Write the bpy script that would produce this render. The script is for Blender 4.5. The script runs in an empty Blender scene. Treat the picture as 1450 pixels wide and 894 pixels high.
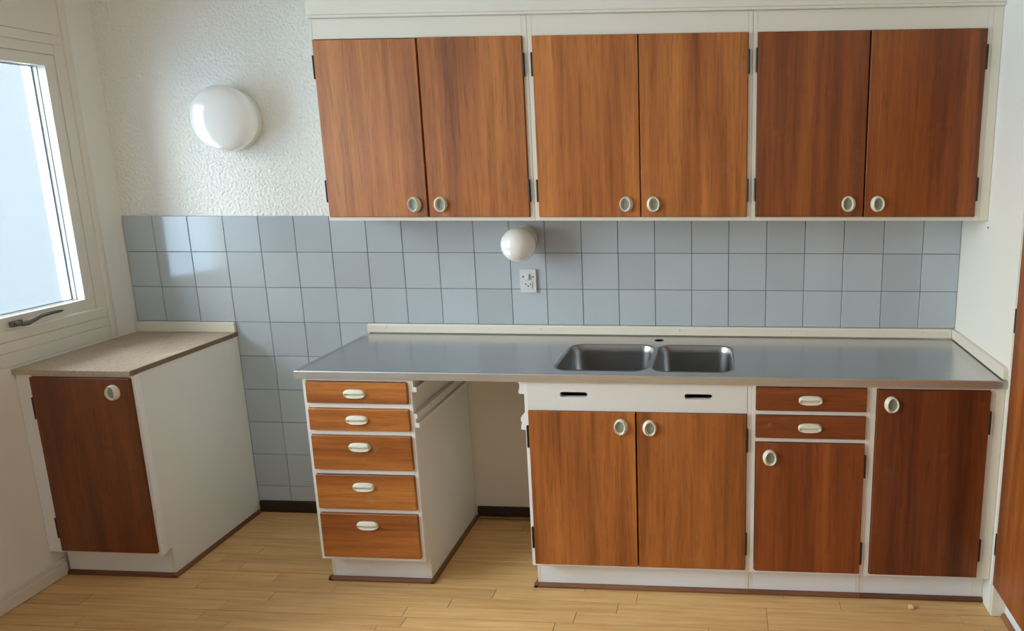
import bpy, bmesh, math, random
from mathutils import Vector, Matrix
random.seed(7)
S = bpy.context.scene
COL = S.collection

# ------------------------------------------------------------------ camera
cd = bpy.data.cameras.new('camera')
cam = bpy.data.objects.new('camera', cd); COL.objects.link(cam)
Rr = ((0.99820669, 0.05959128, -0.00568259), (-0.00521861, 0.18119599, 0.98343316), (-0.05963371, 0.9816399, -0.18118203))
cam.matrix_world = Matrix(((Rr[0][0], Rr[1][0], -Rr[2][0], 2.5004),
                           (Rr[0][1], Rr[1][1], -Rr[2][1], -2.6304),
                           (Rr[0][2], Rr[1][2], -Rr[2][2], 1.56456),
                           (0, 0, 0, 1)))
cd.sensor_fit = 'HORIZONTAL'; cd.sensor_width = 36.0
cd.lens = 940.69 / 1450.0 * 36.0
cd.shift_x = -240.96 / 1450.0
cd.shift_y = -55.1 / 1450.0
cd.clip_start = 0.02
S.camera = cam

# ------------------------------------------------------------------ sky, exposure
VS = S.view_settings
VS.view_transform = 'Standard'; VS.look = 'None'; VS.gamma = 1.0; VS.use_curve_mapping = False
VS.exposure = 0.50
S.cycles.sample_clamp_indirect = 0.0          # keep the full bounce light of the bright daylight
S.cycles.max_bounces = 14; S.cycles.diffuse_bounces = 8
W = bpy.data.worlds.new('overcast_sky'); S.world = W; W.use_nodes = True
wn = W.node_tree.nodes; wl = W.node_tree.links; wn.clear()
wo = wn.new('ShaderNodeOutputWorld'); wb = wn.new('ShaderNodeBackground')
wt = wn.new('ShaderNodeTexCoord'); ws = wn.new('ShaderNodeSeparateXYZ')
wl.new(wt.outputs['Generated'], ws.inputs[0])
mr = wn.new('ShaderNodeMapRange'); mr.inputs[1].default_value = -1; mr.inputs[2].default_value = 1
wl.new(ws.outputs['Z'], mr.inputs[0])
rc = wn.new('ShaderNodeValToRGB'); wl.new(mr.outputs[0], rc.inputs[0])
def ramp(r, stops):
    e = r.color_ramp.elements
    while len(e) > 1: e.remove(e[-1])
    e[0].position, e[0].color = stops[0][0], (*stops[0][1], 1)
    for p, c in stops[1:]:
        n = e.new(p); n.color = (*c, 1)
ramp(rc, [(0.0, (.50, .73, 1.0)), (.44, (.52, .75, 1.0)), (.50, (.76, .87, 1.0)), (.55, (1.0, .97, .93)), (.62, (.85, .93, 1.0)), (1.0, (.70, .85, 1.0))])
rs = wn.new('ShaderNodeValToRGB'); wl.new(mr.outputs[0], rs.inputs[0])
ramp(rs, [(0.0, (.36,) * 3), (.48, (.36,) * 3), (.52, (.42,) * 3), (.62, (.42,) * 3), (.75, (.75,) * 3), (1.0, (1.0,) * 3)])
mm = wn.new('ShaderNodeMath'); mm.operation = 'MULTIPLY'; mm.inputs[1].default_value = 21.0
wl.new(rs.outputs['Color'], mm.inputs[0]); wl.new(mm.outputs[0], wb.inputs['Strength'])
wl.new(rc.outputs['Color'], wb.inputs['Color']); wl.new(wb.outputs[0], wo.inputs[0])
# daylight portals in the window openings (they only guide the sampling of the sky)
def portal(name, loc, rot, sx, sy):
    l = bpy.data.lights.new(name, 'AREA'); l.shape = 'RECTANGLE'; l.size = sx; l.size_y = sy; l.energy = 1
    l.cycles.is_portal = True
    o = bpy.data.objects.new(name, l); COL.objects.link(o); o.location = loc; o.rotation_euler = rot
    return o

# ------------------------------------------------------------------ mesh helpers
def box(bm, x0, x1, y0, y1, z0, z1, bev=0.0, seg=1):
    r = bmesh.ops.create_cube(bm, size=1.0)
    vs = r['verts']
    for v in vs:
        v.co = Vector((x0 + (v.co.x + .5) * (x1 - x0), y0 + (v.co.y + .5) * (y1 - y0), z0 + (v.co.z + .5) * (z1 - z0)))
    if bev > 0:
        es = list({e for v in vs for e in v.link_edges})
        bmesh.ops.bevel(bm, geom=es, offset=bev, segments=seg, profile=.5, affect='EDGES')
    return bm
def B(x0, x1, y0, y1, z0, z1, bev=0.0, seg=1):
    return box(bmesh.new(), min(x0, x1), max(x0, x1), min(y0, y1), max(y0, y1), min(z0, z1), max(z0, z1), bev, seg)
def prism(bm, pts, mapf, d0, d1):
    """polygon pts (a,b) extruded from d0 to d1; mapf(a,b,d)->xyz"""
    n = len(pts)
    A = [bm.verts.new(mapf(a, b, d0)) for a, b in pts]
    C = [bm.verts.new(mapf(a, b, d1)) for a, b in pts]
    for i in range(n):
        j = (i + 1) % n
        bm.faces.new((A[i], A[j], C[j], C[i]))
    bm.faces.new(A[::-1]); bm.faces.new(C)
    bmesh.ops.recalc_face_normals(bm, faces=bm.faces)
    return bm
def lathe(bm, prof, o, axis, n=40):
    """profile (r, d) revolved about axis from o"""
    ax = Vector(axis).normalized()
    u = ax.orthogonal().normalized(); w = ax.cross(u)
    rings = []
    for r, d in prof:
        c = Vector(o) + ax * d
        if r < 1e-6: rings.append([bm.verts.new(c)])
        else: rings.append([bm.verts.new(c + (u * math.cos(2 * math.pi * k / n) + w * math.sin(2 * math.pi * k / n)) * r) for k in range(n)])
    for a, b in zip(rings, rings[1:]):
        for k in range(n):
            l = (k + 1) % n
            if len(a) == 1 and len(b) == 1: continue
            if len(a) == 1: bm.faces.new((a[0], b[k], b[l]))
            elif len(b) == 1: bm.faces.new((a[k], a[l], b[0]))
            else: bm.faces.new((a[k], a[l], b[l], b[k]))
    bmesh.ops.recalc_face_normals(bm, faces=bm.faces)
    return bm
def rrect(x0, x1, y0, y1, r, n=6):
    pts = []
    for cx, cy, a0 in ((x1 - r, y1 - r, 0), (x0 + r, y1 - r, 90), (x0 + r, y0 + r, 180), (x1 - r, y0 + r, 270)):
        for k in range(n + 1):
            a = math.radians(a0 + 90 * k / n); pts.append((cx + r * math.cos(a), cy + r * math.sin(a)))
    return pts
def holed(bm, outer, holes, mapf, d0, d1):
    """plate with holes: outer and hole loops (a,b), thickness d0..d1"""
    fronts = []
    for d in (d0, d1):
        loops = []; edges = []
        for lp in [outer] + holes:
            vs = [bm.verts.new(mapf(a, b, d)) for a, b in lp]
            loops.append(vs)
            for i in range(len(vs)): edges.append(bm.edges.new((vs[i], vs[(i + 1) % len(vs)])))
        bmesh.ops.triangle_fill(bm, use_beauty=True, use_dissolve=False, edges=edges)
        fronts.append(loops)
    for la, lb in zip(*fronts):
        n = len(la)
        for i in range(n):
            j = (i + 1) % n
            bm.faces.new((la[i], la[j], lb[j], lb[i]))
    bmesh.ops.recalc_face_normals(bm, faces=bm.faces)
    return bm

def obj(name, bm, mat, parent=None, smooth=False, loc=None, mats=None):
    me = bpy.data.meshes.new(name)
    root = None
    off = Vector((0, 0, 0))
    if parent is not None:
        p = parent
        while p is not None:
            off += p.location; p = p.parent
    o_loc = Vector(loc) if loc is not None else Vector((0, 0, 0))
    base = off if loc is None else o_loc
    if bm is not None:
        if loc is None and parent is None:
            base = Vector((0, 0, 0))
        bmesh.ops.translate(bm, verts=bm.verts, vec=-base)
        bm.to_mesh(me); bm.free()
    for m in (mats or [mat]): me.materials.append(m)
    if smooth:
        for p in me.polygons: p.use_smooth = True
    o = bpy.data.objects.new(name, me); COL.objects.link(o)
    if parent is not None: o.parent = parent
    o.location = (base - off) if loc is not None else (0, 0, 0)
    return o
def inst(name, me, parent, loc):
    """another object sharing mesh data, at world loc under parent"""
    off = Vector((0, 0, 0)); p = parent
    while p is not None: off += p.location; p = p.parent
    o = bpy.data.objects.new(name, me); COL.objects.link(o); o.parent = parent
    o.location = Vector(loc) - off
    return o
def tag(o, label, cat, group=None):
    o['label'] = label; o['category'] = cat
    if group: o['group'] = group
    return o
def thing(name, label, cat, loc, group=None):
    o = bpy.data.objects.new(name, None); COL.objects.link(o); o.location = loc
    o.empty_display_size = .05
    return tag(o, label, cat, group)
def struct(o): o['kind'] = 'structure'; return o
def smooth_by_angle(o, deg=40):
    me = o.data
    for p in me.polygons: p.use_smooth = True
    try: me.set_sharp_from_angle(angle=math.radians(deg))
    except Exception: pass
    return o

# ------------------------------------------------------------------ materials
def srgb(r, g, b):
    f = lambda c: (c / 255 / 12.92) if c / 255 <= .04045 else ((c / 255 + .055) / 1.055) ** 2.4
    return (f(r), f(g), f(b), 1)
def mat_base(name):
    m = bpy.data.materials.new(name); m.use_nodes = True
    nt = m.node_tree; return m, nt, nt.nodes, nt.links, nt.nodes['Principled BSDF']
def plain(name, col, rough=.5, metal=0., bump=None, var=.04, vscale=6., spec=.5):
    m, nt, N, L, P = mat_base(name)
    P.inputs['Roughness'].default_value = rough; P.inputs['Metallic'].default_value = metal
    P.inputs['Specular IOR Level'].default_value = spec
    tc = N.new('ShaderNodeTexCoord')
    n = N.new('ShaderNodeTexNoise'); n.inputs['Scale'].default_value = vscale; n.inputs['Detail'].default_value = 4
    L.new(tc.outputs['Object'], n.inputs['Vector'])
    mx = N.new('ShaderNodeMix'); mx.data_type = 'RGBA'
    mx.inputs[6].default_value = tuple(c * (1 - var) for c in col[:3]) + (1,)
    mx.inputs[7].default_value = tuple(min(1, c * (1 + var)) for c in col[:3]) + (1,)
    L.new(n.outputs['Fac'], mx.inputs[0]); L.new(mx.outputs[2], P.inputs['Base Color'])
    if bump:
        sc, st, det = bump
        b = N.new('ShaderNodeTexNoise'); b.inputs['Scale'].default_value = sc; b.inputs['Detail'].default_value = det
        L.new(tc.outputs['Object'], b.inputs['Vector'])
        bp = N.new('ShaderNodeBump'); bp.inputs['Strength'].default_value = st; bp.inputs['Distance'].default_value = .008
        L.new(b.outputs['Fac'], bp.inputs['Height']); L.new(bp.outputs[0], P.inputs['Normal'])
    return m
def wood(name, scale, dark, mid, light, rough=.38, wear=0.0, tint=True):
    """veneer: long streaks along the small-scale axis; obj.color.r darkens a whole sheet"""
    m, nt, N, L, P = mat_base(name)
    P.inputs['Roughness'].default_value = rough
    tc = N.new('ShaderNodeTexCoord'); oi = N.new('ShaderNodeObjectInfo')
    cb = N.new('ShaderNodeMath'); cb.operation = 'MULTIPLY'; cb.inputs[1].default_value = 37.0
    L.new(oi.outputs['Random'], cb.inputs[0])
    ad = N.new('ShaderNodeVectorMath'); ad.operation = 'ADD'
    L.new(tc.outputs['Object'], ad.inputs[0]); L.new(cb.outputs[0], ad.inputs[1])
    def nz(sc, detail, rgh=.55, dist=0.0):
        mp = N.new('ShaderNodeMapping'); mp.inputs['Scale'].default_value = sc
        L.new(ad.outputs[0], mp.inputs['Vector'])
        n = N.new('ShaderNodeTexNoise'); n.inputs['Scale'].default_value = 1.0
        n.inputs['Detail'].default_value = detail; n.inputs['Roughness'].default_value = rgh; n.inputs['Distortion'].default_value = dist
        L.new(mp.outputs[0], n.inputs['Vector']); return n
    g = Vector(scale)
    broad = nz(tuple(g * .16), 3, .5, .4); fine = nz(tuple(g), 5, .65); pores = nz(tuple(Vector(scale) * 3.2), 2, .5)
    r = N.new('ShaderNodeValToRGB'); L.new(broad.outputs['Fac'], r.inputs[0])
    ramp(r, [(.28, dark), (.5, mid), (.74, light)])
    r2 = N.new('ShaderNodeValToRGB'); L.new(fine.outputs['Fac'], r2.inputs[0])
    ramp(r2, [(.25, (.62, .58, .55)), (.5, (.96, .96, .96)), (.75, (1.18, 1.18, 1.15))])
    m1 = N.new('ShaderNodeMix'); m1.data_type = 'RGBA'; m1.blend_type = 'MULTIPLY'; m1.inputs[0].default_value = .85
    L.new(r.outputs[0], m1.inputs[6]); L.new(r2.outputs[0], m1.inputs[7])
    r3 = N.new('ShaderNodeValToRGB'); L.new(pores.outputs['Fac'], r3.inputs[0])
    ramp(r3, [(.33, (.55, .5, .48)), (.45, (1, 1, 1))])
    m2 = N.new('ShaderNodeMix'); m2.data_type = 'RGBA'; m2.blend_type = 'MULTIPLY'; m2.inputs[0].default_value = .55
    L.new(m1.outputs[2], m2.inputs[6]); L.new(r3.outputs[0], m2.inputs[7])
    out = m2.outputs[2]
    if tint:
        m3 = N.new('ShaderNodeMix'); m3.data_type = 'RGBA'; m3.blend_type = 'MULTIPLY'; m3.inputs[0].default_value = 1
        L.new(out, m3.inputs[6]); L.new(oi.outputs['Color'], m3.inputs[7]); out = m3.outputs[2]
    if wear > 0:
        wz = N.new('ShaderNodeTexNoise'); wz.inputs['Scale'].default_value = 9; wz.inputs['Detail'].default_value = 8; wz.inputs['Roughness'].default_value = .75
        L.new(ad.outputs[0], wz.inputs['Vector'])
        rw = N.new('ShaderNodeValToRGB'); L.new(wz.outputs['Fac'], rw.inputs[0]); ramp(rw, [(.58, (0, 0, 0)), (.8, (wear,) * 3)])
        m4 = N.new('ShaderNodeMix'); m4.data_type = 'RGBA'
        L.new(rw.outputs[0], m4.inputs[0]); L.new(out, m4.inputs[6]); m4.inputs[7].default_value = srgb(214, 180, 140); out = m4.outputs[2]
    L.new(out, P.inputs['Base Color'])
    bp = N.new('ShaderNodeBump'); bp.inputs['Strength'].default_value = .12; bp.inputs['Distance'].default_value = .001
    L.new(fine.outputs['Fac'], bp.inputs['Height']); L.new(bp.outputs[0], P.inputs['Normal'])
    rr = N.new('ShaderNodeMapRange'); rr.inputs[3].default_value = rough - .07; rr.inputs[4].default_value = rough + .1
    L.new(fine.outputs['Fac'], rr.inputs[0]); L.new(rr.outputs[0], P.inputs['Roughness'])
    return m
WD, WM, WL = srgb(106, 56, 22)[:3], srgb(162, 96, 42)[:3], srgb(192, 125, 62)[:3]
M = {}
M['veneer'] = wood('mahogany_veneer', (70, 70, 3.0), WD, WM, WL, .40, .10)
M['veneer_h'] = wood('mahogany_veneer_across', (3.0, 70, 70), WD, WM, WL, .40, .30)
M['frame'] = plain('cream_cabinet_paint', srgb(224, 217, 202), .35, var=.02)
M['frame_low'] = plain('white_base_cabinet_paint', srgb(226, 225, 222), .38, var=.02)
M['side'] = plain('grey_white_side_panel', srgb(222, 220, 211), .5, var=.025)
M['apron'] = plain('white_apron_paint', srgb(214, 214, 211), .4, var=.02)
M['plinth'] = plain('white_plinth_paint', srgb(226, 228, 232), .45, var=.03)
M['wall'] = plain('textured_white_wallpaper', srgb(238, 236, 230), .75, bump=(85, 1.0, 3), var=.012)
M['wall_s'] = plain('smooth_white_wall_paint', srgb(232, 229, 220), .6, bump=(40, .06, 3), var=.015)
M['knee'] = plain('knee_panel_painted_shade', srgb(206, 196, 182), .6, var=.03)  # white panel; the knee-space shade is put into this beige-grey
M['ceiling'] = plain('white_ceiling_paint', srgb(236, 232, 224), .8)
M['sash'] = plain('window_paint', srgb(222, 216, 202), .35, var=.02)
M['grout'] = plain('grey_tile_grout', srgb(118, 122, 120), .85, var=.2, vscale=30)
M['steel'] = None
M['black'] = plain('black_metal_hinge', srgb(26, 22, 20), .45, var=.1)
M['dark_edge'] = plain('dark_brown_baseboard', srgb(44, 30, 22), .5, var=.15)
M['shoe'] = wood('brown_shoe_moulding', (6, 6, 90), srgb(84, 50, 30)[:3], srgb(120, 76, 48)[:3], srgb(150, 104, 70)[:3], .5, 0, False)
M['cream'] = plain('cream_plastic_knob', srgb(216, 212, 194), .3, var=.02)
M['dish_shade'] = plain('knob_dish_painted_shade', srgb(136, 142, 126), .35, var=.05)  # shade of the concave recess painted as a grey-green dish colour
M['opal'] = None
M['laminate'] = None
M['socket'] = plain('white_socket_plastic', srgb(208, 211, 212), .35, var=.01)
M['hole'] = plain('black_hole', srgb(14, 13, 12), .7)
M['board'] = plain('chipboard_edge', srgb(120, 98, 76), .6, var=.2, vscale=120)
M['alu'] = plain('dull_metal_handle', srgb(120, 116, 108), .35, .9, var=.1, vscale=40)
M['dark_int'] = plain('cabinet_interior', srgb(120, 110, 95), .7)
M['chip'] = plain('pale_wood_chip', srgb(222, 190, 140), .7)
def m_tile():
    m, nt, N, L, P = mat_base('pale_blue_glazed_tile')
    P.inputs['Roughness'].default_value = .09
    P.inputs['Specular IOR Level'].default_value = .6
    oi = N.new('ShaderNodeObjectInfo')
    r = N.new('ShaderNodeValToRGB'); L.new(oi.outputs['Random'], r.inputs[0])
    ramp(r, [(0, srgb(172, 180, 187)[:3]), (.5, srgb(178, 187, 194)[:3]), (1, srgb(182, 191, 199)[:3])])
    L.new(r.outputs[0], P.inputs['Base Color'])
    tc = N.new('ShaderNodeTexCoord'); n = N.new('ShaderNodeTexNoise'); n.inputs['Scale'].default_value = 9
    L.new(tc.outputs['Object'], n.inputs['Vector'])
    b = N.new('ShaderNodeBump'); b.inputs['Strength'].default_value = .06; b.inputs['Distance'].default_value = .003
    L.new(n.outputs['Fac'], b.inputs['Height']); L.new(b.outputs[0], P.inputs['Normal'])
    return m
M['tile'] = m_tile()
def m_steel(name, rough, k=1.0):
    m, nt, N, L, P = mat_base(name)
    P.inputs['Metallic'].default_value = 1
    tc = N.new('ShaderNodeTexCoord')
    mp = N.new('ShaderNodeMapping'); mp.inputs['Scale'].default_value = (3, 90, 90); L.new(tc.outputs['Object'], mp.inputs[0])
    n = N.new('ShaderNodeTexNoise'); n.inputs['Scale'].default_value = 4; n.inputs['Detail'].default_value = 5
    L.new(mp.outputs[0], n.inputs['Vector'])
    n2 = N.new('ShaderNodeTexNoise'); n2.inputs['Scale'].default_value = 5; n2.inputs['Detail'].default_value = 6; L.new(tc.outputs['Object'], n2.inputs['Vector'])
    r = N.new('ShaderNodeMapRange'); r.inputs[3].default_value = rough - .07; r.inputs[4].default_value = rough + .10
    L.new(n2.outputs['Fac'], r.inputs[0]); L.new(r.outputs[0], P.inputs['Roughness'])
    c = N.new('ShaderNodeValToRGB'); L.new(n.outputs['Fac'], c.inputs[0]); ramp(c, [(.3, (.54 * k, .535 * k, .53 * k)), (.7, (.63 * k, .62 * k, .615 * k))])
    L.new(c.outputs[0], P.inputs['Base Color'])
    b = N.new('ShaderNodeBump'); b.inputs['Strength'].default_value = .05; b.inputs['Distance'].default_value = .001
    L.new(n.outputs['Fac'], b.inputs['Height']); L.new(b.outputs[0], P.inputs['Normal'])
    return m
M['steel'] = m_steel('worn_stainless_steel', .22)
M['steel_edge'] = m_steel('worn_steel_edge', .42, .95)
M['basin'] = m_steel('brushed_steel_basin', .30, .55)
def m_opal():
    m, nt, N, L, P = mat_base('white_opal_glass')
    P.inputs['Base Color'].default_value = srgb(242, 241, 237); P.inputs['Roughness'].default_value = .07
    P.inputs['Subsurface Weight'].default_value = .25; P.inputs['Subsurface Radius'].default_value = (.03, .03, .03); P.inputs['Subsurface Scale'].default_value = .5
    P.inputs['Specular IOR Level'].default_value = .6
    P.inputs['Coat Weight'].default_value = .7; P.inputs['Coat Roughness'].default_value = .03
    return m
M['opal'] = m_opal()
def m_laminate():
    m, nt, N, L, P = mat_base('worn_beige_laminate')
    P.inputs['Roughness'].default_value = .45
    tc = N.new('ShaderNodeTexCoord')
    n = N.new('ShaderNodeTexNoise'); n.inputs['Scale'].default_value = 130; n.inputs['Detail'].default_value = 4; L.new(tc.outputs['Object'], n.inputs['Vector'])
    r = N.new('ShaderNodeValToRGB'); L.new(n.outputs['Fac'], r.inputs[0])
    ramp(r, [(.3, srgb(158, 136, 112)[:3]), (.5, srgb(174, 152, 128)[:3]), (.72, srgb(188, 168, 146)[:3])])
    n2 = N.new('ShaderNodeTexNoise'); n2.inputs['Scale'].default_value = 7; n2.inputs['Detail'].default_value = 7; L.new(tc.outputs['Object'], n2.inputs['Vector'])
    r2 = N.new('ShaderNodeValToRGB'); L.new(n2.outputs['Fac'], r2.inputs[0]); ramp(r2, [(.62, (0, 0, 0)), (.8, (.6, .6, .6))])
    mx = N.new('ShaderNodeMix'); mx.data_type = 'RGBA'; L.new(r2.outputs[0], mx.inputs[0]); L.new(r.outputs[0], mx.inputs[6]); mx.inputs[7].default_value = srgb(214, 204, 190)
    L.new(mx.outputs[2], P.inputs['Base Color'])
    return m
M['laminate'] = m_laminate()
def m_plank():
    m, nt, N, L, P = mat_base('worn_beech_parquet')
    tc = N.new('ShaderNodeTexCoord'); oi = N.new('ShaderNodeObjectInfo'); ge = N.new('ShaderNodeNewGeometry')
    cb = N.new('ShaderNodeMath'); cb.operation = 'MULTIPLY'; cb.inputs[1].default_value = 51.0; L.new(oi.outputs['Random'], cb.inputs[0])
    ad = N.new('ShaderNodeVectorMath'); L.new(tc.outputs['Object'], ad.inputs[0]); L.new(cb.outputs[0], ad.inputs[1])
    mp = N.new('ShaderNodeMapping'); mp.inputs['Scale'].default_value = (4, 70, 70); L.new(ad.outputs[0], mp.inputs[0])
    n = N.new('ShaderNodeTexNoise'); n.inputs['Scale'].default_value = 1; n.inputs['Detail'].default_value = 5; n.inputs['Distortion'].default_value = .3
    L.new(mp.outputs[0], n.inputs['Vector'])
    r = N.new('ShaderNodeValToRGB'); L.new(n.outputs['Fac'], r.inputs[0])
    ramp(r, [(.25, srgb(196, 148, 92)[:3]), (.5, srgb(212, 166, 108)[:3]), (.75, srgb(224, 182, 126)[:3])])
    rt = N.new('ShaderNodeValToRGB'); L.new(oi.outputs['Random'], rt.inputs[0])
    ramp(rt, [(0, (.90, .88, .85)), (.4, (.97, .97, .96)), (1, (1.03, 1.02, 1.0))])
    mx = N.new('ShaderNodeMix'); mx.data_type = 'RGBA'; mx.blend_type = 'MULTIPLY'; mx.inputs[0].default_value = 1
    L.new(r.outputs[0], mx.inputs[6]); L.new(rt.outputs[0], mx.inputs[7])
    # dark stains and dents of the worn floor
    n2 = N.new('ShaderNodeTexNoise'); n2.inputs['Scale'].default_value = 14; n2.inputs['Detail'].default_value = 6; n2.inputs['Roughness'].default_value = .7
    L.new(ge.outputs['Position'], n2.inputs['Vector'])
    r2 = N.new('ShaderNodeValToRGB'); L.new(n2.outputs['Fac'], r2.inputs[0]); ramp(r2, [(.64, (0, 0, 0)), (.82, (.35, .35, .35))])
    m2 = N.new('ShaderNodeMix'); m2.data_type = 'RGBA'; L.new(r2.outputs[0], m2.inputs[0]); L.new(mx.outputs[2], m2.inputs[6]); m2.inputs[7].default_value = srgb(128, 90, 54)
    L.new(m2.outputs[2], P.inputs['Base Color'])
    P.inputs['Roughness'].default_value = .42
    b = N.new('ShaderNodeBump'); b.inputs['Strength'].default_value = .1; b.inputs['Distance'].default_value = .001
    L.new(n.outputs['Fac'], b.inputs['Height']); L.new(b.outputs[0], P.inputs['Normal'])
    return m
M['plank'] = m_plank()
M['subfloor'] = plain('dark_joint', srgb(70, 45, 25), .8)
def m_glass(name='window_glass', tint=(.95, .98, .97)):
    m = bpy.data.materials.new(name); m.use_nodes = True
    N = m.node_tree.nodes; L = m.node_tree.links; N.clear()
    o = N.new('ShaderNodeOutputMaterial'); t = N.new('ShaderNodeBsdfTransparent'); g = N.new('ShaderNodeBsdfGlossy'); f = N.new('ShaderNodeFresnel'); mx = N.new('ShaderNodeMixShader')
    t.inputs[0].default_value = (*tint, 1); g.inputs['Roughness'].default_value = .02; f.inputs[0].default_value = 1.25
    L.new(f.outputs[0], mx.inputs[0]); L.new(t.outputs[0], mx.inputs[1]); L.new(g.outputs[0], mx.inputs[2]); L.new(mx.outputs[0], o.inputs[0])
    return m
M['glass'] = m_glass()
M['glass_tinted'] = m_glass('light_cutting_glass', (.86, .875, .87))  # tint added to cut the daylight falling on the back wall

# ------------------------------------------------------------------ room shell
XR = 3.4273; YF = -4.4; ZC = 2.5; ZT = 1.3252
TX = [0.0015, .133, .2865, .44, .592, .7435, .8954, 1.0463, 1.1955, 1.3445, 1.4938, 1.641, 1.7873, 1.9355, 2.0836, 2.2318, 2.3796, 2.5275, 2.677, 2.8268, 2.9783, 3.1321, 3.2827, 3.4265]
wall_back = struct(obj('wall_back', B(-.2, XR + .2, 0, .15, -.05, ZC), M['wall']))
wall_right = struct(obj('wall_right', B(XR, XR + .15, 0, -.523, 0, ZC), M['wall_s']))
wr2 = struct(obj('wall_right', B(XR, XR + .15, -1.13, YF, 0, ZC), M['wall_s']))
for k in range(3): obj('added_bounce_absorber', B(XR - .012, XR - .0005, -1.15 - .6 * k, -1.73 - .6 * k, .13, 2.0, .001), M['veneer'], wr2).color = (.9, .78, .68, 1)  # unseen dark panels added to cut bounce light from the right
struct(obj('ceiling', B(-.2, XR + .8, YF - .15, .15, ZC, ZC + .12), M['ceiling']))
# left wall: solid pieces around two windows
L_Z0, L_Z1 = .84, 2.36                                  # clear height of the window openings
WY = [(-.105, -.735), (-.80, -3.30)]
bm = bmesh.new()
box(bm, -.22, 0, -.105, 0, -.05, ZC)
for y1_, y0_ in WY:
    box(bm, -.22, 0, y0_, y1_, -.05, L_Z0); box(bm, -.22, 0, y0_, y1_, L_Z1, ZC)
box(bm, -.22, 0, WY[1][0], WY[0][1], -.05, ZC)
box(bm, -.22, 0, YF, WY[1][1], -.05, ZC)
struct(obj('wall_left', bm, M['wall_s']))
# front wall (behind the camera) with a wide window
bm = B(-.2, XR + .8, YF - .15, YF, -.05, ZC)
struct(obj('wall_front', bm, M['wall_s']))
portal('portal_left', (-.10, -.42, 1.46), (0, -math.pi / 2, 0), .93, .46)
portal('portal_left_second', (-.10, -2.05, 1.60), (0, -math.pi / 2, 0), 1.5, 2.45)

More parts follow.
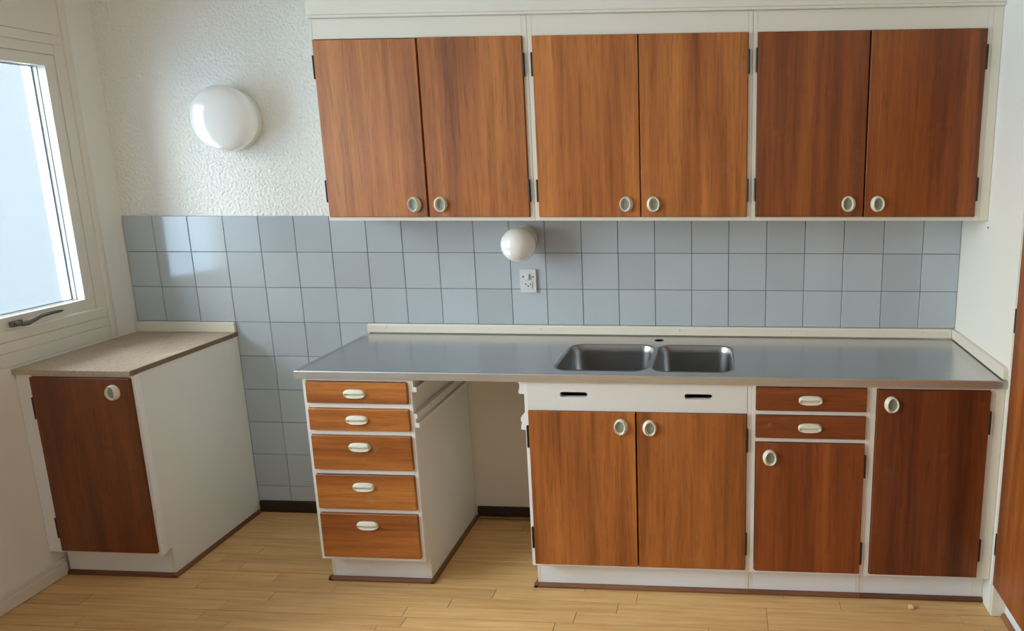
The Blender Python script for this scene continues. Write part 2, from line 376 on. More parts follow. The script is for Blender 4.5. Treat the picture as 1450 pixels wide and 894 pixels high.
def window_left(name, y1, y0, transom=True, handle=True):
    """window set in the left wall between y1 (towards the corner) and y0"""
    w = struct(obj(name, None, M['sash'], None, loc=(0, (y0 + y1) / 2, L_Z0)))
    bm = bmesh.new()
    # outer frame posts, transom rail, sill rails
    for a, b in ((y1, y1 - .071), (y0 + .071, y0)):
        box(bm, -.12, 0.0, b, a, L_Z0, L_Z1, .002)
    box(bm, -.12, -.0005, y0 + .071, y1 - .071, 1.943, 1.981, .002)
    box(bm, -.12, .0035, y0 + .042, y1 - .042, 1.981, 2.017, .002)
    box(bm, -.12, .0, y0 + .071, y1 - .071, 2.32, L_Z1, .002)
    box(bm, -.12, .004, y0 + .034, y1 - .034, .928, .968, .003)
    box(bm, -.12, .0022, y0 + .036, y1 - .036, .8905, .9275, .002)
    bm2 = bm
    obj('window_frame', bm2, M['sash'], w)
    obj('apron_panel', B(-.02, .0015, y0 + .035, y1 - .034, L_Z0 + .001, .8885, .001), M['sash'], w)
    if transom: obj('transom_panel', B(-.03, .002, y0 + .044, y1 - .044, 2.0185, 2.335, .001), M['sash'], w)
    else: obj('transom_pane', B(-.034, -.030, y0 + .065, y1 - .065, 2.0100, 2.325), M['glass'], w)
    # rounded casing bead each side
    for a, s in ((y1, -1), (y0, 1)):
        bm = bmesh.new()
        pts = [(0, 0)] + [(.008 * math.sin(t), s * (.004 + .014 * (1 - math.cos(t)))) for t in (.3, .7, 1.1, 1.4, 1.57)] + [(.008, s * .024)] + [(.008 * math.cos(t), s * (.024 + .009 * math.sin(t))) for t in (.5, 1.0, 1.57)]
        prism(bm, pts, lambda p, q, d: (p, a + q, d), L_Z0, L_Z1)
        obj('casing_bead', bm, M['sash'], w)
    # sash
    ya, yb = y1 - .072, y0 + .072; z0, z1 = .9715, 1.9405
    bm = bmesh.new(); t = .040
    outer = [(yb, z0), (ya, z0), (ya, z1), (yb, z1)]
    inner = [(yb + t, z0 + t + .003), (ya - t, z0 + t + .003), (ya - t, z1 - t), (yb + t, z1 - t)]
    holed(bm, outer, [inner], lambda p, q, d: (d, p, q), -.004, -.036)
    s = obj('sash', bm, M['sash'], w)
    o2 = [(yb + .01, z0 + .01), (ya - .01, z0 + .01), (ya - .01, z1 - .01), (yb + .01, z1 - .01)]
    def opening(i): return [(yb + t + i, z0 + t + .003 + i), (ya - t - i, z0 + t + .003 + i), (ya - t - i, z1 - t - i), (yb + t + i, z1 - t - i)]
    for nm, i, d0, d1, mt in (('glazing_seal', .0012, -.0362, -.0386, 'black_seal'), ('glazing_bead', .0005, -.0388, -.0555, 'sash'), ('glazing_seal', .0035, -.0557, -.0590, 'black_seal')):
        bm = bmesh.new(); holed(bm, o2, [opening(i)], lambda p, q, d: (d, p, q), d0, d1); obj(nm, bm, M[mt], s)
    bm = bmesh.new()
    box(bm, -.064, -.060, yb + .02, ya - .02, z0 + .02, z1 - .02); obj('glass_pane', bm, M['glass_tinted' if handle else 'glass'], s)
    if handle:
        h = obj('handle', None, M['alu'], s, loc=(0, -.49, .987))
        bm = bmesh.new()
        box(bm, -.004, .008, -.508, -.468, .977, .998, .003, 2)
        lathe(bm, [(0, 0), (.008, 0), (.008, .016), (.006, .018), (0, .018)], (.006, -.492, .988), (1, 0, 0), 16)
        # lever: bent flat arm rising towards the corner
        path = [(-.480, .983, .013, .008), (-.462, .985, .022, .009), (-.445, .993, .030, .008), (-.425, 1.001, .033, .007), (-.385, 1.002, .030, .0062), (-.350, 1.0005, .027, .0055), (-.335, 1.0, .025, .002)]
        rings = []
        for (yy, zz, xx, rr) in path:
            rings.append([bm.verts.new((xx + math.cos(k * math.pi / 5) * rr * .7, yy, zz + math.sin(k * math.pi / 5) * rr)) for k in range(10)])
        for a, b in zip(rings, rings[1:]):
            for k in range(10): bm.faces.new((a[k], a[(k + 1) % 10], b[(k + 1) % 10], b[k]))
        bm.faces.new(rings[0]); bm.faces.new(rings[-1])
        bmesh.ops.recalc_face_normals(bm, faces=bm.faces)
        bmesh.ops.translate(bm, verts=bm.verts, vec=-Vector((0, -.49, .987)))
        bm.to_mesh(h.data); bm.free(); smooth_by_angle(h, 50)
        h['label'] = 'dull metal lever handle'
    return w
M['outside'] = plain('dark_view_dimmer', (.080, .079, .076, 1), .9, bump=(30, .05, 3), var=.01)  # dark tone keeps the added wall dim against the bright sky
M['black_seal'] = plain('grey_seal', srgb(112, 128, 146), .6)
window_left('window_1', WY[0][0], WY[0][1])
# dark wall added outside to dim the view through the window
struct(obj('view_dimming_wall', B(-1.75, -1.6, .30, 3.2, -2.6, 3.4), M['outside']))
window_left('window_2', WY[1][0], WY[1][1], transom=False, handle=False)
# floor: strips of two-strip parquet; the strips in view are single pieces
floor = struct(obj('floor', B(-.2, XR + .8, YF - .15, .1, -.06, -.006), M['subfloor']))
rnd = random.Random(11)
field = bmesh.new()
PW = .0545; row = 0; y = .005
def plank(x0, x1, ya, yb, wide):
    g = .0007; ga = .0020 if wide else .0004
    return (x0 + g, x1 - g, yb + .0004, ya - ga)
while y > YF:
    yb = y - PW
    wide = row % 2 == 0
    x = -rnd.uniform(0, .6)
    while x < XR + .5:
        l = rnd.choice((.52, .60, .66, .72))
        x0, x1 = max(x, 0.0), min(x + l, XR + .02 if y > -.5 else XR + .5)
        x += l
        if x1 - x0 < .03: continue
        a = plank(x0, x1, y, yb, wide)
        z1 = -.0006 + rnd.uniform(-.0003, .0003)
        if y > -1.0:
            o = obj('plank', B(a[0], a[1], a[2], a[3], -.006, z1, .0006), M['plank'], floor, loc=((a[0] + a[1]) / 2, (a[2] + a[3]) / 2, 0))
        else:
            box(field, a[0], a[1], a[2], a[3], -.006, z1)
    y = yb; row += 1
f = obj('plank_field', field, M['plank'], floor); f['kind'] = 'stuff'

# wall tiles, each its own piece on the back wall
bm = bmesh.new()
box(bm, .001, XR - .001, -.0045, .001, .8752, ZT - .001); box(bm, .40, 1.20, -.0045, .001, .0532, .8752)
obj('grout_bed', bm, M['grout'], wall_back)
ZR = [ZT - .15 * k for k in range(9)] + [.0532]
for r in range(9):
    for c in range(23):
        if r >= 3 and (TX[c + 1] < .43 or TX[c] > 1.1): continue
        x0, x1, z1, z0 = TX[c] + .0011, TX[c + 1] - .0011, ZR[r] - .0011, ZR[r + 1] + .0011
        dy = rnd.uniform(-.0004, .0004)
        t = obj('tile', B(x0, x1, -.0085 + dy, -.003, z0, z1, .0011), M['tile'], wall_back, loc=((x0 + x1) / 2, -.004, (z0 + z1) / 2))
        t.rotation_euler = (rnd.uniform(-.004, .004), 0, rnd.uniform(-.004, .004))
obj('wall_panel', B(1.425, 1.85, -.006, .001, .0532, .808), M['knee'], wall_back)

# soffit over the wall cabinets and thin trims
struct(obj('wall_soffit', B(1.046, XR, -.268, .01, 2.0495, ZC, .002), M['frame']))
struct(obj('trim_1', B(1.048, XR, -.272, 0, 2.0405, 2.0488, .001), M['frame']))
# baseboards
bm = bmesh.new()
box(bm, 0, .013, YF, -.4795, 0, .048, .002); box(bm, 0, .008, YF, -.4795, .048, .069, .002)
struct(obj('baseboard_left', bm, M['sash']))
struct(obj('baseboard_back', B(.445, 1.046, -.014, 0, 0, .053, .001), M['dark_edge']))
bk = struct(obj('baseboard_back', B(1.438, 1.83, -.014, 0, 0, .053, .001), M['dark_edge']))
obj('shoe_moulding', B(1.445, 1.82, -.026, -.0142, 0, .012, .003), M['shoe'], bk)
bm = bmesh.new(); box(bm, XR - .013, XR, YF, -1.135, 0, .069, .002); struct(obj('baseboard_right', bm, M['sash']))

# ------------------------------------------------------------------ hardware meshes (shared)
def relief(rx, rz, n, hf, nr=26, na=44, inset_f=None):
    """raised plastic shape: superellipse outline of power n, height hf(s,t) for s,t in the unit shape; faces -y"""
    bm = bmesh.new(); rings = []
    for i in range(nr + 1):
        q = i / nr
        ring = []
        for k in range(na):
            a = 2 * math.pi * k / na; c, s_ = math.cos(a), math.sin(a)
            R = (abs(c) ** n + abs(s_) ** n) ** (-1 / n)
            u, w = q * R * c, q * R * s_
            ring.append((u, w, q))
            if i == 0: break
        rings.append([bm.verts.new((u * rx, -hf(u, w, q), w * rz)) for u, w, q in ring])
    base = [bm.verts.new((v.co.x * 1.02, 0, v.co.z * 1.02)) for v in rings[-1]]
    rings.append(base)
    for a, b in zip(rings, rings[1:]):
        for k in range(na):
            l = (k + 1) % na
            f = bm.faces.new((a[0], b[k], b[l])) if len(a) == 1 else bm.faces.new((a[k], a[l], b[l], b[k]))
            if inset_f:
                c = f.calc_center_median()
                if inset_f(c.x / rx, c.z / rz) and len(b) and b is not base: f.material_index = 1
    bmesh.ops.recalc_face_normals(bm, faces=bm.faces)
    return bm
def sstep(a, b, x):
    t = max(0, min(1, (x - a) / (b - a))); return t * t * (3 - 2 * t)
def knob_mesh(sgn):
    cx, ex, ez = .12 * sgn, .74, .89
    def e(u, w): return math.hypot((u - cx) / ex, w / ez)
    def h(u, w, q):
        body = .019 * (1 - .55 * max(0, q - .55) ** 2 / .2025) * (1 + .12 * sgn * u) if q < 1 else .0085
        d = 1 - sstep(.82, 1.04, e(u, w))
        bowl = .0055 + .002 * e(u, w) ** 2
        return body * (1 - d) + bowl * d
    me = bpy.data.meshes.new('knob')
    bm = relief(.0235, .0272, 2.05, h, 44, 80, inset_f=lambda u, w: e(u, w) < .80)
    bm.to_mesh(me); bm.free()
    me.materials.append(M['cream']); me.materials.append(M['dish_shade'])
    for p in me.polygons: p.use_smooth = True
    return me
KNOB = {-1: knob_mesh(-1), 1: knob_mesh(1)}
def pull_mesh():
    def h(u, w, q):
        k = sstep(.10, .19, w)
        upper = .0125 - .0045 * max(0, w) ** 1.5 - .0015 * u * u
        dish = .0012 + .0075 * sstep(.30, .95, -w) + .008 * sstep(.78, .98, abs(u))
        hh = upper * k + min(dish, .0095) * (1 - k)
        return hh * (1 - .5 * sstep(.90, 1.0, q))
    me = bpy.data.meshes.new('pull')
    bm = relief(.0385, .0158, 3.0, h, nr=30, na=56)
    bm.to_mesh(me); bm.free(); me.materials.append(M['cream'])
    for p in me.polygons: p.use_smooth = True
    return me
PULL = pull_mesh()
def hinge_mesh():
    bm = bmesh.new()
    box(bm, -.0038, .0038, -.006, .006, -.0395, .0395, .0015, 2)
    lathe(bm, [(0, -.041), (.0035, -.040), (.0035, .040), (0, .041)], (0, -.004, 0), (0, 0, 1), 10)
    me = bpy.data.meshes.new('hinge'); bm.to_mesh(me); bm.free(); me.materials.append(M['black']); return me
HINGE = hinge_mesh()

def door(parent, x0, x1, z0, z1, yf, knob, hinges, shade=(1, 1, 1), thick=.018, name='door', mat='veneer'):
    """veneered door front at y=yf; knob=(x,z,sgn), hinges=(x,[z..])"""
    d = obj(name, B(x0, x1, yf, yf + thick, z0, z1, .0012), M[mat], parent, loc=((x0 + x1) / 2, yf, z0))
    d.color = (*shade, 1)  # tint holds veneer tone plus painted light falloff away from the window
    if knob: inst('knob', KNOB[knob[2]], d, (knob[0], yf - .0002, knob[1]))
    if hinges:
        for hz in hinges[1]: inst('hinge', HINGE, d, (hinges[0], yf + .007, hz))
    return d
def drawer(parent, x0, x1, z0, z1, yf, px, pz, shade=(1, 1, 1)):
    d = obj('drawer_front', B(x0, x1, yf, yf + .018, z0, z1, .0012), M['veneer_h'], parent, loc=((x0 + x1) / 2, yf, z0))
    d.color = (*shade, 1)  # same mix of wood tone and painted falloff as the doors
    p = inst('pull', PULL, d, (px, yf - .0002, pz))
    return d

# ------------------------------------------------------------------ wall cabinets
YU = -.2634; FU = -.2534; U0, U1 = 1.3299, 2.0402
def wall_cab(label, xl, xr_, doors, shades, knobs, hz):
    t = thing('wall_cabinet', label, 'cabinet', ((xl + xr_) / 2, -.13, U0), 'wall cabinets above the worktop')
    dl, dr = doors[0][0], doors[-1][1]
    obj('side_panel', B(xl, dl - .0015, FU, -.0005 if xl > 1.1 else -.0095, U0, U1, .0008), M['frame'], t)
    obj('side_panel', B(dr + .0015, min(xr_, dr + .0180), FU, -.0095, U0, U1, .0008), M['frame'], t)
    if xr_ - dr > .03: obj('filler_strip', B(dr + .0186, xr_, FU, -.0095, U0, U1, .0008), M['frame'], t)
    obj('bottom_panel', B(dl - .0012, dr + .0012, FU, -.0095, U0, 1.3435, .0008), M['frame'], t)
    obj('top_rail', B(dl - .0012, dr + .0012, FU, FU + .02, 1.9713, U1, .0008), M['frame'], t)
    obj('back_panel', B(dl - .0012, dr + .0012, -.0150, -.0098, 1.3437, U1, 0), M['dark_int'], t)
    obj('top_panel', B(dl - .0012, dr + .0012, FU + .0205, -.0155, 2.02, U1, 0), M['dark_int'], t)
    for k, ((a, b, zt), sh) in enumerate(zip(doors, shades)):
        hx = (a - .0035) if k == 0 else (b + .0035)
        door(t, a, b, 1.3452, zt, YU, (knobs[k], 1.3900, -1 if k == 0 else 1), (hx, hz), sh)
    return t
wall_cab('wall cabinet with two mahogany doors at the left end, beside the round wall lamp', 1.0465, 1.8215,
         [(1.0555, 1.4275, 1.9675), (1.4345, 1.8035, 1.9710)], [(1.08, 1.02, .90), (1.04, .97, .85)], (1.3819, 1.4794), (1.8755, 1.438))
wall_cab('middle wall cabinet with two mahogany doors, above the double sink', 1.8225, 2.6015,
         [(1.8402, 2.2077, 1.9700), (2.2120, 2.5850, 1.9700)], [(1.04, .95, .80), (.94, .84, .70)], (2.1583, 2.2560), (1.8755, 1.438))
wall_cab('wall cabinet with two darker mahogany doors at the right end, against the side wall', 2.6025, XR - .001,
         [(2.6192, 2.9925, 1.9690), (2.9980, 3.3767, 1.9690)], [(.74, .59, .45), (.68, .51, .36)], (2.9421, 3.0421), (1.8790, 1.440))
# small scribe strip that closes the gap to the side wall is part of the right side panel

# ------------------------------------------------------------------ base cabinets
YD = -.518; FD = -.508; B0, B1 = .1155, .8085; YP = -.459
def toe_side(t, x0, x1, mat='side', yback=-.0095, front=FD + .002):
    """side panel with a toe-kick notch at the front"""
    bm = bmesh.new()
    prism(bm, [(yback, 0), (YP, 0), (YP, B0), (front, B0), (front, B1), (yback, B1)], lambda a, b, d: (d, a, b), x0, x1)
    return obj('side_panel', bm, M[mat], t)
def rail(t, x0, x1, z0, z1, name='rail', mat='frame_low'):
    return obj(name, B(x0, x1, FD, FD + .018, z0, z1, .0008), M[mat], t)
def stile(t, x0, x1, z0=B0, z1=B1):
    return obj('stile', B(x0, x1, FD, FD + .02, z0, z1, .0008), M['frame_low'], t)
def shoe_front(t, x0, x1, yface=YP):
    bm = bmesh.new()
    prism(bm, [(yface, 0), (yface - .012, 0), (yface - .012, .007), (yface - .008, .0135), (yface, .0145)], lambda a, b, d: (d, a, b), x0, x1)
    return obj('shoe_moulding', bm, M['shoe'], t)
def shoe_side(t, xface, s, y0, y1):
    bm = bmesh.new()
    prism(bm, [(xface, 0), (xface + s * .012, 0), (xface + s * .012, .007), (xface + s * .008, .0135), (xface, .0145)], lambda a, b, d: (a, d, b), y0, y1)
    return obj('shoe_moulding', bm, M['shoe'], t)
RUN = [(0, 0), (.022, 0), (.022, .016), (.011, .018), (.011, .033), (.017, .035), (.017, .050), (0, .050)]
def runner(t, x, s, z, pts=RUN, yb=-.03):
    bm = bmesh.new()
    prism(bm, [(x + s * a, z + b) for a, b in pts], lambda a, b, d: (a, d, b), FD + .001, yb)
    return obj('runner', bm, M['frame_low'], t)

# five-drawer unit
t = thing('drawer_cabinet', 'narrow base cabinet with five mahogany drawers under the left end of the steel worktop', 'cabinet', (1.24, -.25, 0))
stile(t, 1.0456, 1.0597); stile(t, 1.4222, 1.4344)
dz = [(.7212, .7967), (.6205, .6992), (.4730, .5995), (.3220, .4512), (.1310, .3015)]
rail(t, 1.0599, 1.4220, .7985, B1)
for (a, b), (c, d) in zip(dz, dz[1:]): rail(t, 1.0599, 1.4220, d + .0012, a - .0012)
rail(t, 1.0599, 1.4220, B0, .1296)
toe_side(t, 1.0475, 1.0590); toe_side(t, 1.4160, 1.4290)
obj('plinth', B(1.0592, 1.4158, YP + .0005, YP + .016, 0, B0 - .0005, .0005), M['plinth'], t)
obj('carcass_back', B(1.0592, 1.4158, -.030, -.012, .02, .80), M['dark_int'], t)
sh = [(1.0, .97, .9), (1.05, .98, .93), (.98, .92, .84), (.98, .92, .84), (.97, .88, .8)]
for (a, b), s_, pz in zip(dz, sh, (.7565, .6609, .5598, .4087, .2594)):
    drawer(t, 1.0612, 1.4205, a, b, YD, 1.2360, pz, s_)
shoe_front(t, 1.0355, 1.4380); shoe_side(t, 1.4292, 1, YP - .012, -.016); shoe_side(t, 1.0473, -1, YP - .012, -.016)
runner(t, 1.4292, 1, .762, [(0, 0), (.022, 0), (.022, .016), (.011, .018), (.011, .046), (0, .046)])
runner(t, 1.4292, 1, .632)

# sink unit
t = thing('sink_cabinet', 'base cabinet with two mahogany doors and a white slotted apron below the sinks', 'cabinet', (2.21, -.25, 0))
stile(t, 1.8279, 1.8398); stile(t, 2.5872, 2.6017)
toe_side(t, 1.8300, 1.8395); toe_side(t, 2.5885, 2.6012)
bm = bmesh.new()
sl = [rrect(1.952, 2.047, .7540, .7722, .0088, 5), rrect(2.377, 2.470, .7535, .7715, .0078, 5)]
holed(bm, [(1.8400, .7055), (2.5870, .7055), (2.5870, B1), (1.8400, B1)], sl, lambda a, b, d: (a, d, b), -.5095, -.4935)
obj('apron', bm, M['apron'], t)
rail(t, 1.8400, 2.5870, B0, .1262)
obj('plinth', B(1.8397, 2.5883, YP + .0005, YP + .016, 0, B0 - .0005, .0005), M['plinth'], t)
obj('carcass_back', B(1.8397, 2.5883, -.030, -.012, .02, .60), M['dark_int'], t)
obj('carcass_floor', B(1.8397, 2.5883, -.489, -.031, .1157, .126), M['dark_int'], t)
door(t, 1.8412, 2.2088, .1277, .7040, YD, (2.1611, .6544, -1), (1.8362, (.610, .229)), (1.0, .93, .83))
door(t, 2.2143, 2.5854, .1277, .7040, YD, (2.2588, .6526, 1), (2.5885, (.611, .226)), (.92, .84, .74))
shoe_front(t, 1.8180, 2.6015); shoe_side(t, 1.8298, -1, YP - .012, -.028)
runner(t, 1.8298, -1, .762, [(0, 0), (.020, 0), (.022, .012), (.017, .018), (.017, .036), (.022, .039), (.022, .046), (0, .046)])
runner(t, 1.8298, -1, .632, [(0, 0), (.018, 0), (.018, .016), (.014, .019), (.014, .028), (.018, .031), (.018, .044), (0, .066)])

# two drawers over a door
t = thing('drawer_cabinet', 'base cabinet with two mahogany drawers above a single small door, right of the sinks', 'cabinet', (2.8, -.25, 0))
stile(t, 2.6022, 2.6165); stile(t, 2.9818, 2.9960)
toe_side(t, 2.6025, 2.6150); toe_side(t, 2.9835, 2.9958)
rail(t, 2.6168, 2.9815, .8024, B1); rail(t, 2.6168, 2.9815, .7036, .7194); rail(t, 2.6168, 2.9815, .6064, .6222); rail(t, 2.6168, 2.9815, B0, .1262)
obj('plinth', B(2.6153, 2.9832, YP + .0005, YP + .016, 0, B0 - .0005, .0005), M['plinth'], t)
obj('carcass_back', B(2.6153, 2.9832, -.030, -.012, .02, .80), M['dark_int'], t)
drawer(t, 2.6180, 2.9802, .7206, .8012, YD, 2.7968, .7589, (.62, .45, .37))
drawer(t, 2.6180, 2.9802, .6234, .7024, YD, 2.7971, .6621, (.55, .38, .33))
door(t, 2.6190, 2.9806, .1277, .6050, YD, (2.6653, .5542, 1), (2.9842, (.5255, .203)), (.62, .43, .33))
shoe_front(t, 2.6017, 2.9962)

# single-door unit at the right wall
t = thing('base_cabinet', 'base cabinet with one tall dark mahogany door at the right end of the worktop', 'cabinet', (3.21, -.25, 0))
stile(t, 2.9965, 3.0135); stile(t, 3.3800, 3.3955); obj('filler_strip', B(3.3962, XR - .001, FD, FD + .02, B0, B1, .0008), M['frame'], t)
toe_side(t, 2.9968, 3.0100); toe_side(t, 3.3900, XR - .0012, yback=-.0095)
rail(t, 3.0138, 3.3797, .8000, B1); rail(t, 3.0138, 3.3797, B0, .1262)
obj('plinth', B(3.0102, 3.3898, YP + .0005, YP + .016, 0, B0 - .0005, .0005), M['plinth'], t)
obj('carcass_back', B(3.0102, 3.3898, -.030, -.012, .02, .80), M['dark_int'], t)
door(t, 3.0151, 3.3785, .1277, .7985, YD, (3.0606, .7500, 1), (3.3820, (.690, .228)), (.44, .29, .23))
shoe_front(t, 2.9965, XR - .001)

# small cabinet under the window
YSF = -.5335; FS = -.5235
t = thing('base_cabinet', 'low base cabinet with one dark mahogany door in the corner under the window', 'cabinet', (.22, -.27, 0))
obj('stile', B(.0015, .0605, FS, FS + .02, .1194, .8125, .0008), M['frame_low'], t)
obj('stile', B(.4345, .4490, FS, FS + .02, .1194, .8125, .0008), M['frame_low'], t)
obj('rail', B(.0608, .4342, FS, FS + .018, .8046, .8125, .0008), M['frame'], t)
obj('rail', B(.0608, .4342, FS, FS + .018, .1194, .1290, .0008), M['frame'], t)
bm = bmesh.new(); yps = -.474
prism(bm, [(-.0095, 0), (yps, 0), (yps, .1194), (FS + .002, .1194), (FS + .002, .8125), (-.0095, .8125)], lambda a, b, d: (d, a, b), .4240, .4400)
obj('side_panel', bm, M['side'], t)
obj('plinth', B(.0145, .4238, yps, yps + .016, 0, .1190, .0005), M['plinth'], t)
obj('carcass_back', B(.0145, .4238, -.030, -.012, .02, .80), M['dark_int'], t)
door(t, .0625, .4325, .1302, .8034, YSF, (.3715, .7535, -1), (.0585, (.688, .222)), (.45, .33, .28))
shoe_front(t, .0140, .4490, yps)
shoe_side(t, .4402, 1, yps - .012, -.016)

# tall cupboard in the right wall
t = thing('tall_cupboard', 'tall built-in cupboard with mahogany door at the right edge', 'cupboard', (XR + .3, -.83, 0))
obj('stile', B(XR, XR + .02, -.5245, -.600, .117, ZC - .003, .001), M['frame'], t)
obj('end_panel', B(XR, XR + .5, -.5240, -.5430, 0, .1165, .001), M['frame'], t)
obj('stile', B(XR, XR + .02, -1.085, -1.128, .117, ZC - .003, .001), M['frame'], t)
obj('rail', B(XR, XR + .02, -.6003, -1.0847, .117, .1290, .001), M['frame'], t)
obj('rail', B(XR, XR + .02, -.6003, -1.0847, 2.0, ZC - .003, .001), M['frame'], t)
obj('plinth', B(XR + .045, XR + .06, -.5435, -1.128, 0, .1165), M['plinth'], t)
bm = bmesh.new(); box(bm, XR + .021, XR + .56, -.5440, -.530, .117, ZC - .003); box(bm, XR + .021, XR + .56, -1.128, -1.11, 0, ZC - .003); box(bm, XR + .545, XR + .56, -1.11, -.544, 0, ZC - .003)
box(bm, XR + .021, XR + .545, -1.11, -.544, .117, .128)
obj('carcass', bm, M['dark_int'], t)
d = obj('door', B(XR - .010, XR - .0005, -.5560, -1.10, .1300, 2.0, .0012), M['veneer'], t, loc=(XR, -.556, .13)); d.color = (.95, .82, .72, 1)
hm = bmesh.new(); box(hm, -.006, .006, -.0045, .0045, -.0395, .0395, .0015, 2)
HX = bpy.data.meshes.new('hinge'); hm.to_mesh(HX); hm.free(); HX.materials.append(M['black'])
for hz in (.275, 1.045): inst('hinge', HX, d, (XR - .0045, -.5512, hz))
bm = bmesh.new(); prism(bm, [(XR + .045, 0), (XR + .033, 0), (XR + .033, .007), (XR + .037, .0135), (XR + .045, .0145)], lambda a, b, d_: (a, d_, b), -.5435, -1.12)
obj('shoe_moulding', bm, M['shoe'], t)

# ------------------------------------------------------------------ steel worktop with sinks
ZW = .8368; YC = -.5205; XC0 = 1.0265; XC1 = XR - .001
t = thing('steel_worktop', 'long stainless steel worktop with two sink basins and a tap hole', 'worktop', (2.2, -.26, .8095))
basins = [(1.918, 2.2445, -.465, -.150), (2.2585, 2.5405, -.465, -.150)]
holes = [rrect(a, b, c, d_, .052, 8) for a, b, c, d_ in basins]
holes.append([(2.2526 + .0190 * math.cos(k * math.pi / 9), -.0830 + .0190 * math.sin(k * math.pi / 9)) for k in range(18)])
bm = bmesh.new()
outer = [(XC0 + .009, YC + .006), (XC1 - .002, YC + .006), (XC1 - .002, -.022), (XC0 + .009, -.022)]
holed(bm, outer, holes, lambda a, b, d_: (a, b, d_), ZW - .0015, ZW - .0045)
obj('top_sheet', bm, M['steel'], t)
# folded front edge, side rim and back lip
bm = bmesh.new()
prism(bm, [(YC + .0065, ZW - .0045), (YC + .0065, ZW - .0012), (YC + .004, ZW - .0001), (YC + .0015, ZW - .0004), (YC, ZW - .002), (YC, .8096), (YC + .014, .8096)], lambda a, b, d_: (d_, a, b), XC0, XC1)
obj('front_edge', bm, M['steel_edge'], t)
bm = bmesh.new()
prism(bm, [(XC0, .8096), (XC0, ZW + .0008), (XC0 + .002, ZW + .0025), (XC0 + .006, ZW + .0025), (XC0 + .011, ZW - .0016), (XC0 + .011, ZW - .0045), (XC0 + .004, .8096)], lambda a, b, d_: (a, d_, b), YC + .004, -.0095)
obj('side_rim', bm, M['steel'], t)
bm = bmesh.new()
prism(bm, [(-.024, ZW - .0045), (-.024, ZW - .0016), (-.019, ZW + .0025), (-.0095, ZW + .0025), (-.0095, ZW - .0045)], lambda a, b, d_: (d_, a, b), XC0 + .011, XC1)
obj('back_lip', bm, M['steel'], t)
obj('core_board', B(1.44, 1.826, YC + .016, -.03, .8097, ZW - .005), M['board'], t)
for (a, b, c, d_) in basins:
    bm = bmesh.new(); rings = []
    # rolled rim then walls with rounded floor
    for ins, z, r in ((-.006, ZW - .0012, .058), (-.003, ZW - .0002, .055), (0, ZW - .0012, .052), (.003, ZW - .006, .050), (.006, ZW - .03, .050), (.010, ZW - .145, .052), (.018, ZW - .166, .05), (.032, ZW - .180, .045), (.055, ZW - .185, .03)):
        rings.append([bm.verts.new((p, q, z)) for p, q in rrect(a + ins, b - ins, c + ins, d_ - ins, r, 8)])
    n = len(rings[0])
    for A, C in zip(rings, rings[1:]):
        for k in range(n): bm.faces.new((A[k], A[(k + 1) % n], C[(k + 1) % n], C[k]))
    bm.faces.new(rings[-1])
    bmesh.ops.recalc_face_normals(bm, faces=bm.faces)
    bmesh.ops.reverse_faces(bm, faces=bm.faces)
    o = obj('sink_basin', bm, M['basin'], t); smooth_by_angle(o, 60)
    cx, cy = (a + b) / 2, (c + d_) / 2
    bm = bmesh.new(); lathe(bm, [(0, .001), (.02, .001), (.03, .002), (.036, .004), (.040, .003), (.041, 0)], (cx, cy, ZW - .1852), (0, 0, 1), 28)
    dr = obj('drain', bm, M['steel'], o); smooth_by_angle(dr)
bm = bmesh.new(); lathe(bm, [(.0190, 0), (.0190, -.02), (0, -.02)], (2.2526, -.083, ZW - .004), (0, 0, 1), 18)
obj('tap_hole', bm, M['hole'], t)

# white splash strips
bm = bmesh.new()
prism(bm, [(-.0092, ZW + .003), (-.021, ZW + .003), (-.021, .868), (-.018, .874), (-.0092, .8750)], lambda a, b, d_: (d_, a, b), XC0 - .004, XR - .0165)
st = struct(obj('trim_2', bm, M['frame']))
scr = bmesh.new(); lathe(scr, [(0, .0015), (.0025, .0015), (.004, 0)], (0, 0, 0), (0, -1, 0), 12)
SCR = bpy.data.meshes.new('screw'); scr.to_mesh(SCR); scr.free(); SCR.materials.append(M['socket'])
for sx in (1.103, 1.755, 2.329, 2.78, 3.30): inst('screw', SCR, st, (sx, -.0212, .861))
bm = bmesh.new()
zt = .8755
yp = [(-.0215, ZW + .003), (YC + .004, ZW + .003)] + [(YC + .004 + .0 + .014 * (1 - math.cos(a)), ZW + .003 + .0225 + .016 * math.sin(a)) for a in (0, .4, .8, 1.2, 1.57)] + [(-.0215, zt)]
prism(bm, yp, lambda a, b, d_: (d_, a, b), XR - .015, XR - .0005)
struct(obj('trim_3', bm, M['frame']))
struct(obj('trim_4', B(.0015, .4410, -.0225, -.0092, .8322, .8755, .0015), M['frame']))

# ------------------------------------------------------------------ small worktop
t = thing('laminate_worktop', 'worn beige laminate worktop on the corner cabinet under the window', 'worktop', (.22, -.27, .8135))
obj('top', B(.0015, .4425, -.5337, -.0092, .8136, .8318, .0012), M['laminate'], t)
obj('edge_band', B(.4426, .4440, -.5337, -.0092, .8136, .8316, .0003), M['board'], t)

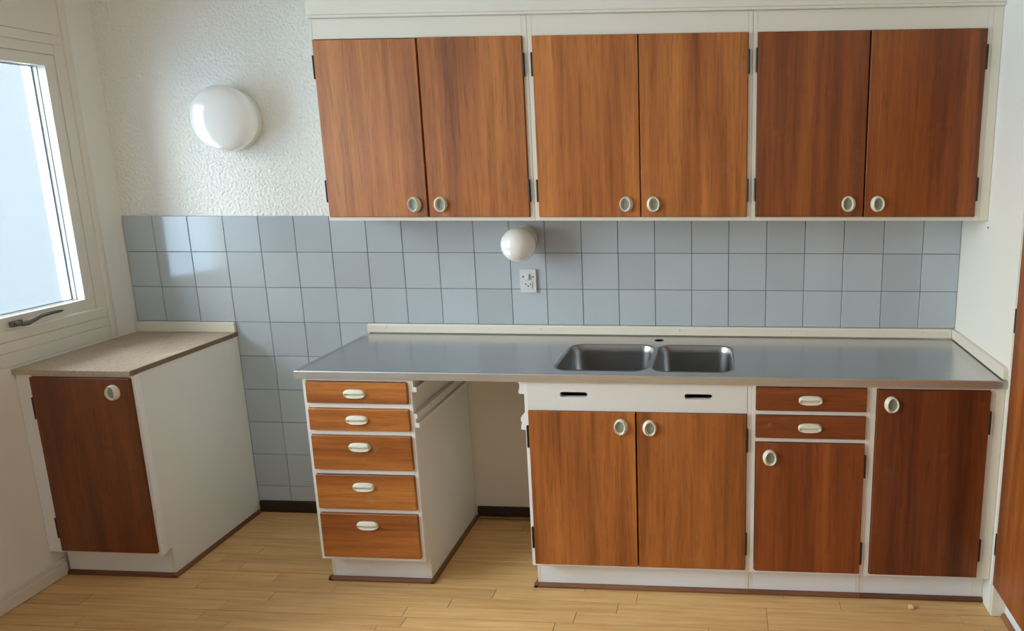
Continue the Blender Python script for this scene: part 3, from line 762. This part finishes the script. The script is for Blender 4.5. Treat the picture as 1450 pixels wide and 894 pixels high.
# ------------------------------------------------------------------ lamps
LX, LZ = .537, 1.7125
t = thing('wall_lamp', 'large round flat opal wall lamp left of the wall cabinets', 'lamp', (LX, 0, LZ))
bm = bmesh.new(); lathe(bm, [(0, .0006), (.122, .0006), (.124, .004), (.124, .026), (.121, .030), (0, .030)], (LX, 0, LZ), (0, -1, 0), 56)
smooth_by_angle(obj('base_ring', bm, M['cream'], t), 35)
prof = [(.119, .031), (.126, .033), (.1285, .040), (.1285, .058), (.126, .070), (.119, .081), (.106, .089), (.085, .0945), (.055, .098), (.025, .0995), (0, .0998)]
bm = bmesh.new(); lathe(bm, prof, (LX, 0, LZ), (0, -1, 0), 64)
obj('shade', bm, M['opal'], t, smooth=True)
GX, GZ = 1.714, 1.243; GA = Vector((0, -1, -.17)).normalized()
t = thing('globe_lamp', 'small white opal globe lamp below the wall cabinets above the socket', 'lamp', (GX, -.008, GZ))
bm = bmesh.new(); lathe(bm, [(0, .0015), (.0455, .0015), (.0465, .004), (.0455, .010), (0, .010)], (GX, -.008, GZ), (0, -1, 0), 40)
lathe(bm, [(.0440, .003), (.0450, .030), (.043, .046), (.038, .058), (0, .058)], (GX, -.008, GZ), GA, 40)
smooth_by_angle(obj('base', bm, M['cream'], t), 35)
R_ = .0675; cy = .116
pr = [(.034, .0585)] + [(R_ * math.sin(a), cy - R_ * math.cos(a)) for a in [math.radians(k) for k in range(36, 180, 6)]] + [(0, cy + R_)]
bm = bmesh.new(); lathe(bm, pr, (GX, -.008, GZ), GA, 48)
obj('globe', bm, M['opal'], t, smooth=True)

# ------------------------------------------------------------------ socket
t = thing('wall_socket', 'white wall socket with switch on the tiles under the globe lamp', 'socket', (1.7143, -.0086, 1.0124))
x0, x1, z0, z1 = 1.6815, 1.7472, 1.0124, 1.1089
obj('plate', B(x0, x1, -.0185, -.0092, z0, z1, .0012, 2), M['socket'], t)
cx = (x0 + x1) / 2
sp = obj('socket_face', B(cx - .017, cx + .017, -.0215, -.0187, z0 + .017, z0 + .047, .001), M['socket'], t)
for dx, dz_, r in ((-.0095, .036, .0027), (.0095, .036, .0027), (0, .0285, .003)):
    bm = bmesh.new(); lathe(bm, [(0, .0004), (r, .0004), (r, 0)], (cx + dx, -.0215, z0 + dz_), (0, -1, 0), 14)
    obj('pin_hole', bm, M['hole'], sp)
sw = obj('switch', B(cx - .007, cx + .007, -.0235, -.0187, z0 + .054, z0 + .078, .001), M['socket'], t)
bm = bmesh.new(); prism(bm, [(-.0237, z0 + .055), (-.029, z0 + .058), (-.0237, z0 + .076)], lambda a, b, d_: (d_, a, b), cx - .0035, cx + .0045)
obj('rocker', bm, M['socket'], sw)
for dx in (-.0205, .0205):
    bm = bmesh.new(); lathe(bm, [(0, .0004), (.0032, .0004), (.0032, 0)], (cx + dx, -.0186, z0 + .066), (0, -1, 0), 14)
    obj('screw', bm, M['hole'], t)

# ------------------------------------------------------------------ small loose things
bm = bmesh.new(); lathe(bm, [(0, .003), (.0022, .0028), (.0035, 0)], (XR, -.2613, 1.3065), (-1, 0, 0), 12)
nail = tag(obj('screw', bm, M['alu'], None), 'tiny screw in the white side wall under the right wall cabinet', 'screw')
bm = bmesh.new(); box(bm, -.008, .010, -.007, .006, 0, .011, .003)
for v in bm.verts: v.co += Vector((math.sin(v.co.z * 300 + v.co.y * 90), math.cos(v.co.x * 320), math.sin(v.co.y * 410))) * .0016
zmin = min(v.co.z for v in bm.verts)
for v in bm.verts: v.co.z -= zmin
bmesh.ops.translate(bm, verts=bm.verts, vec=(3.163, -.517, 0))
chip = tag(obj('wood_chip', bm, M['chip'], None, loc=(3.163, -.517, 0)), 'small pale crumb lying on the floor before the right base cabinet', 'crumb')
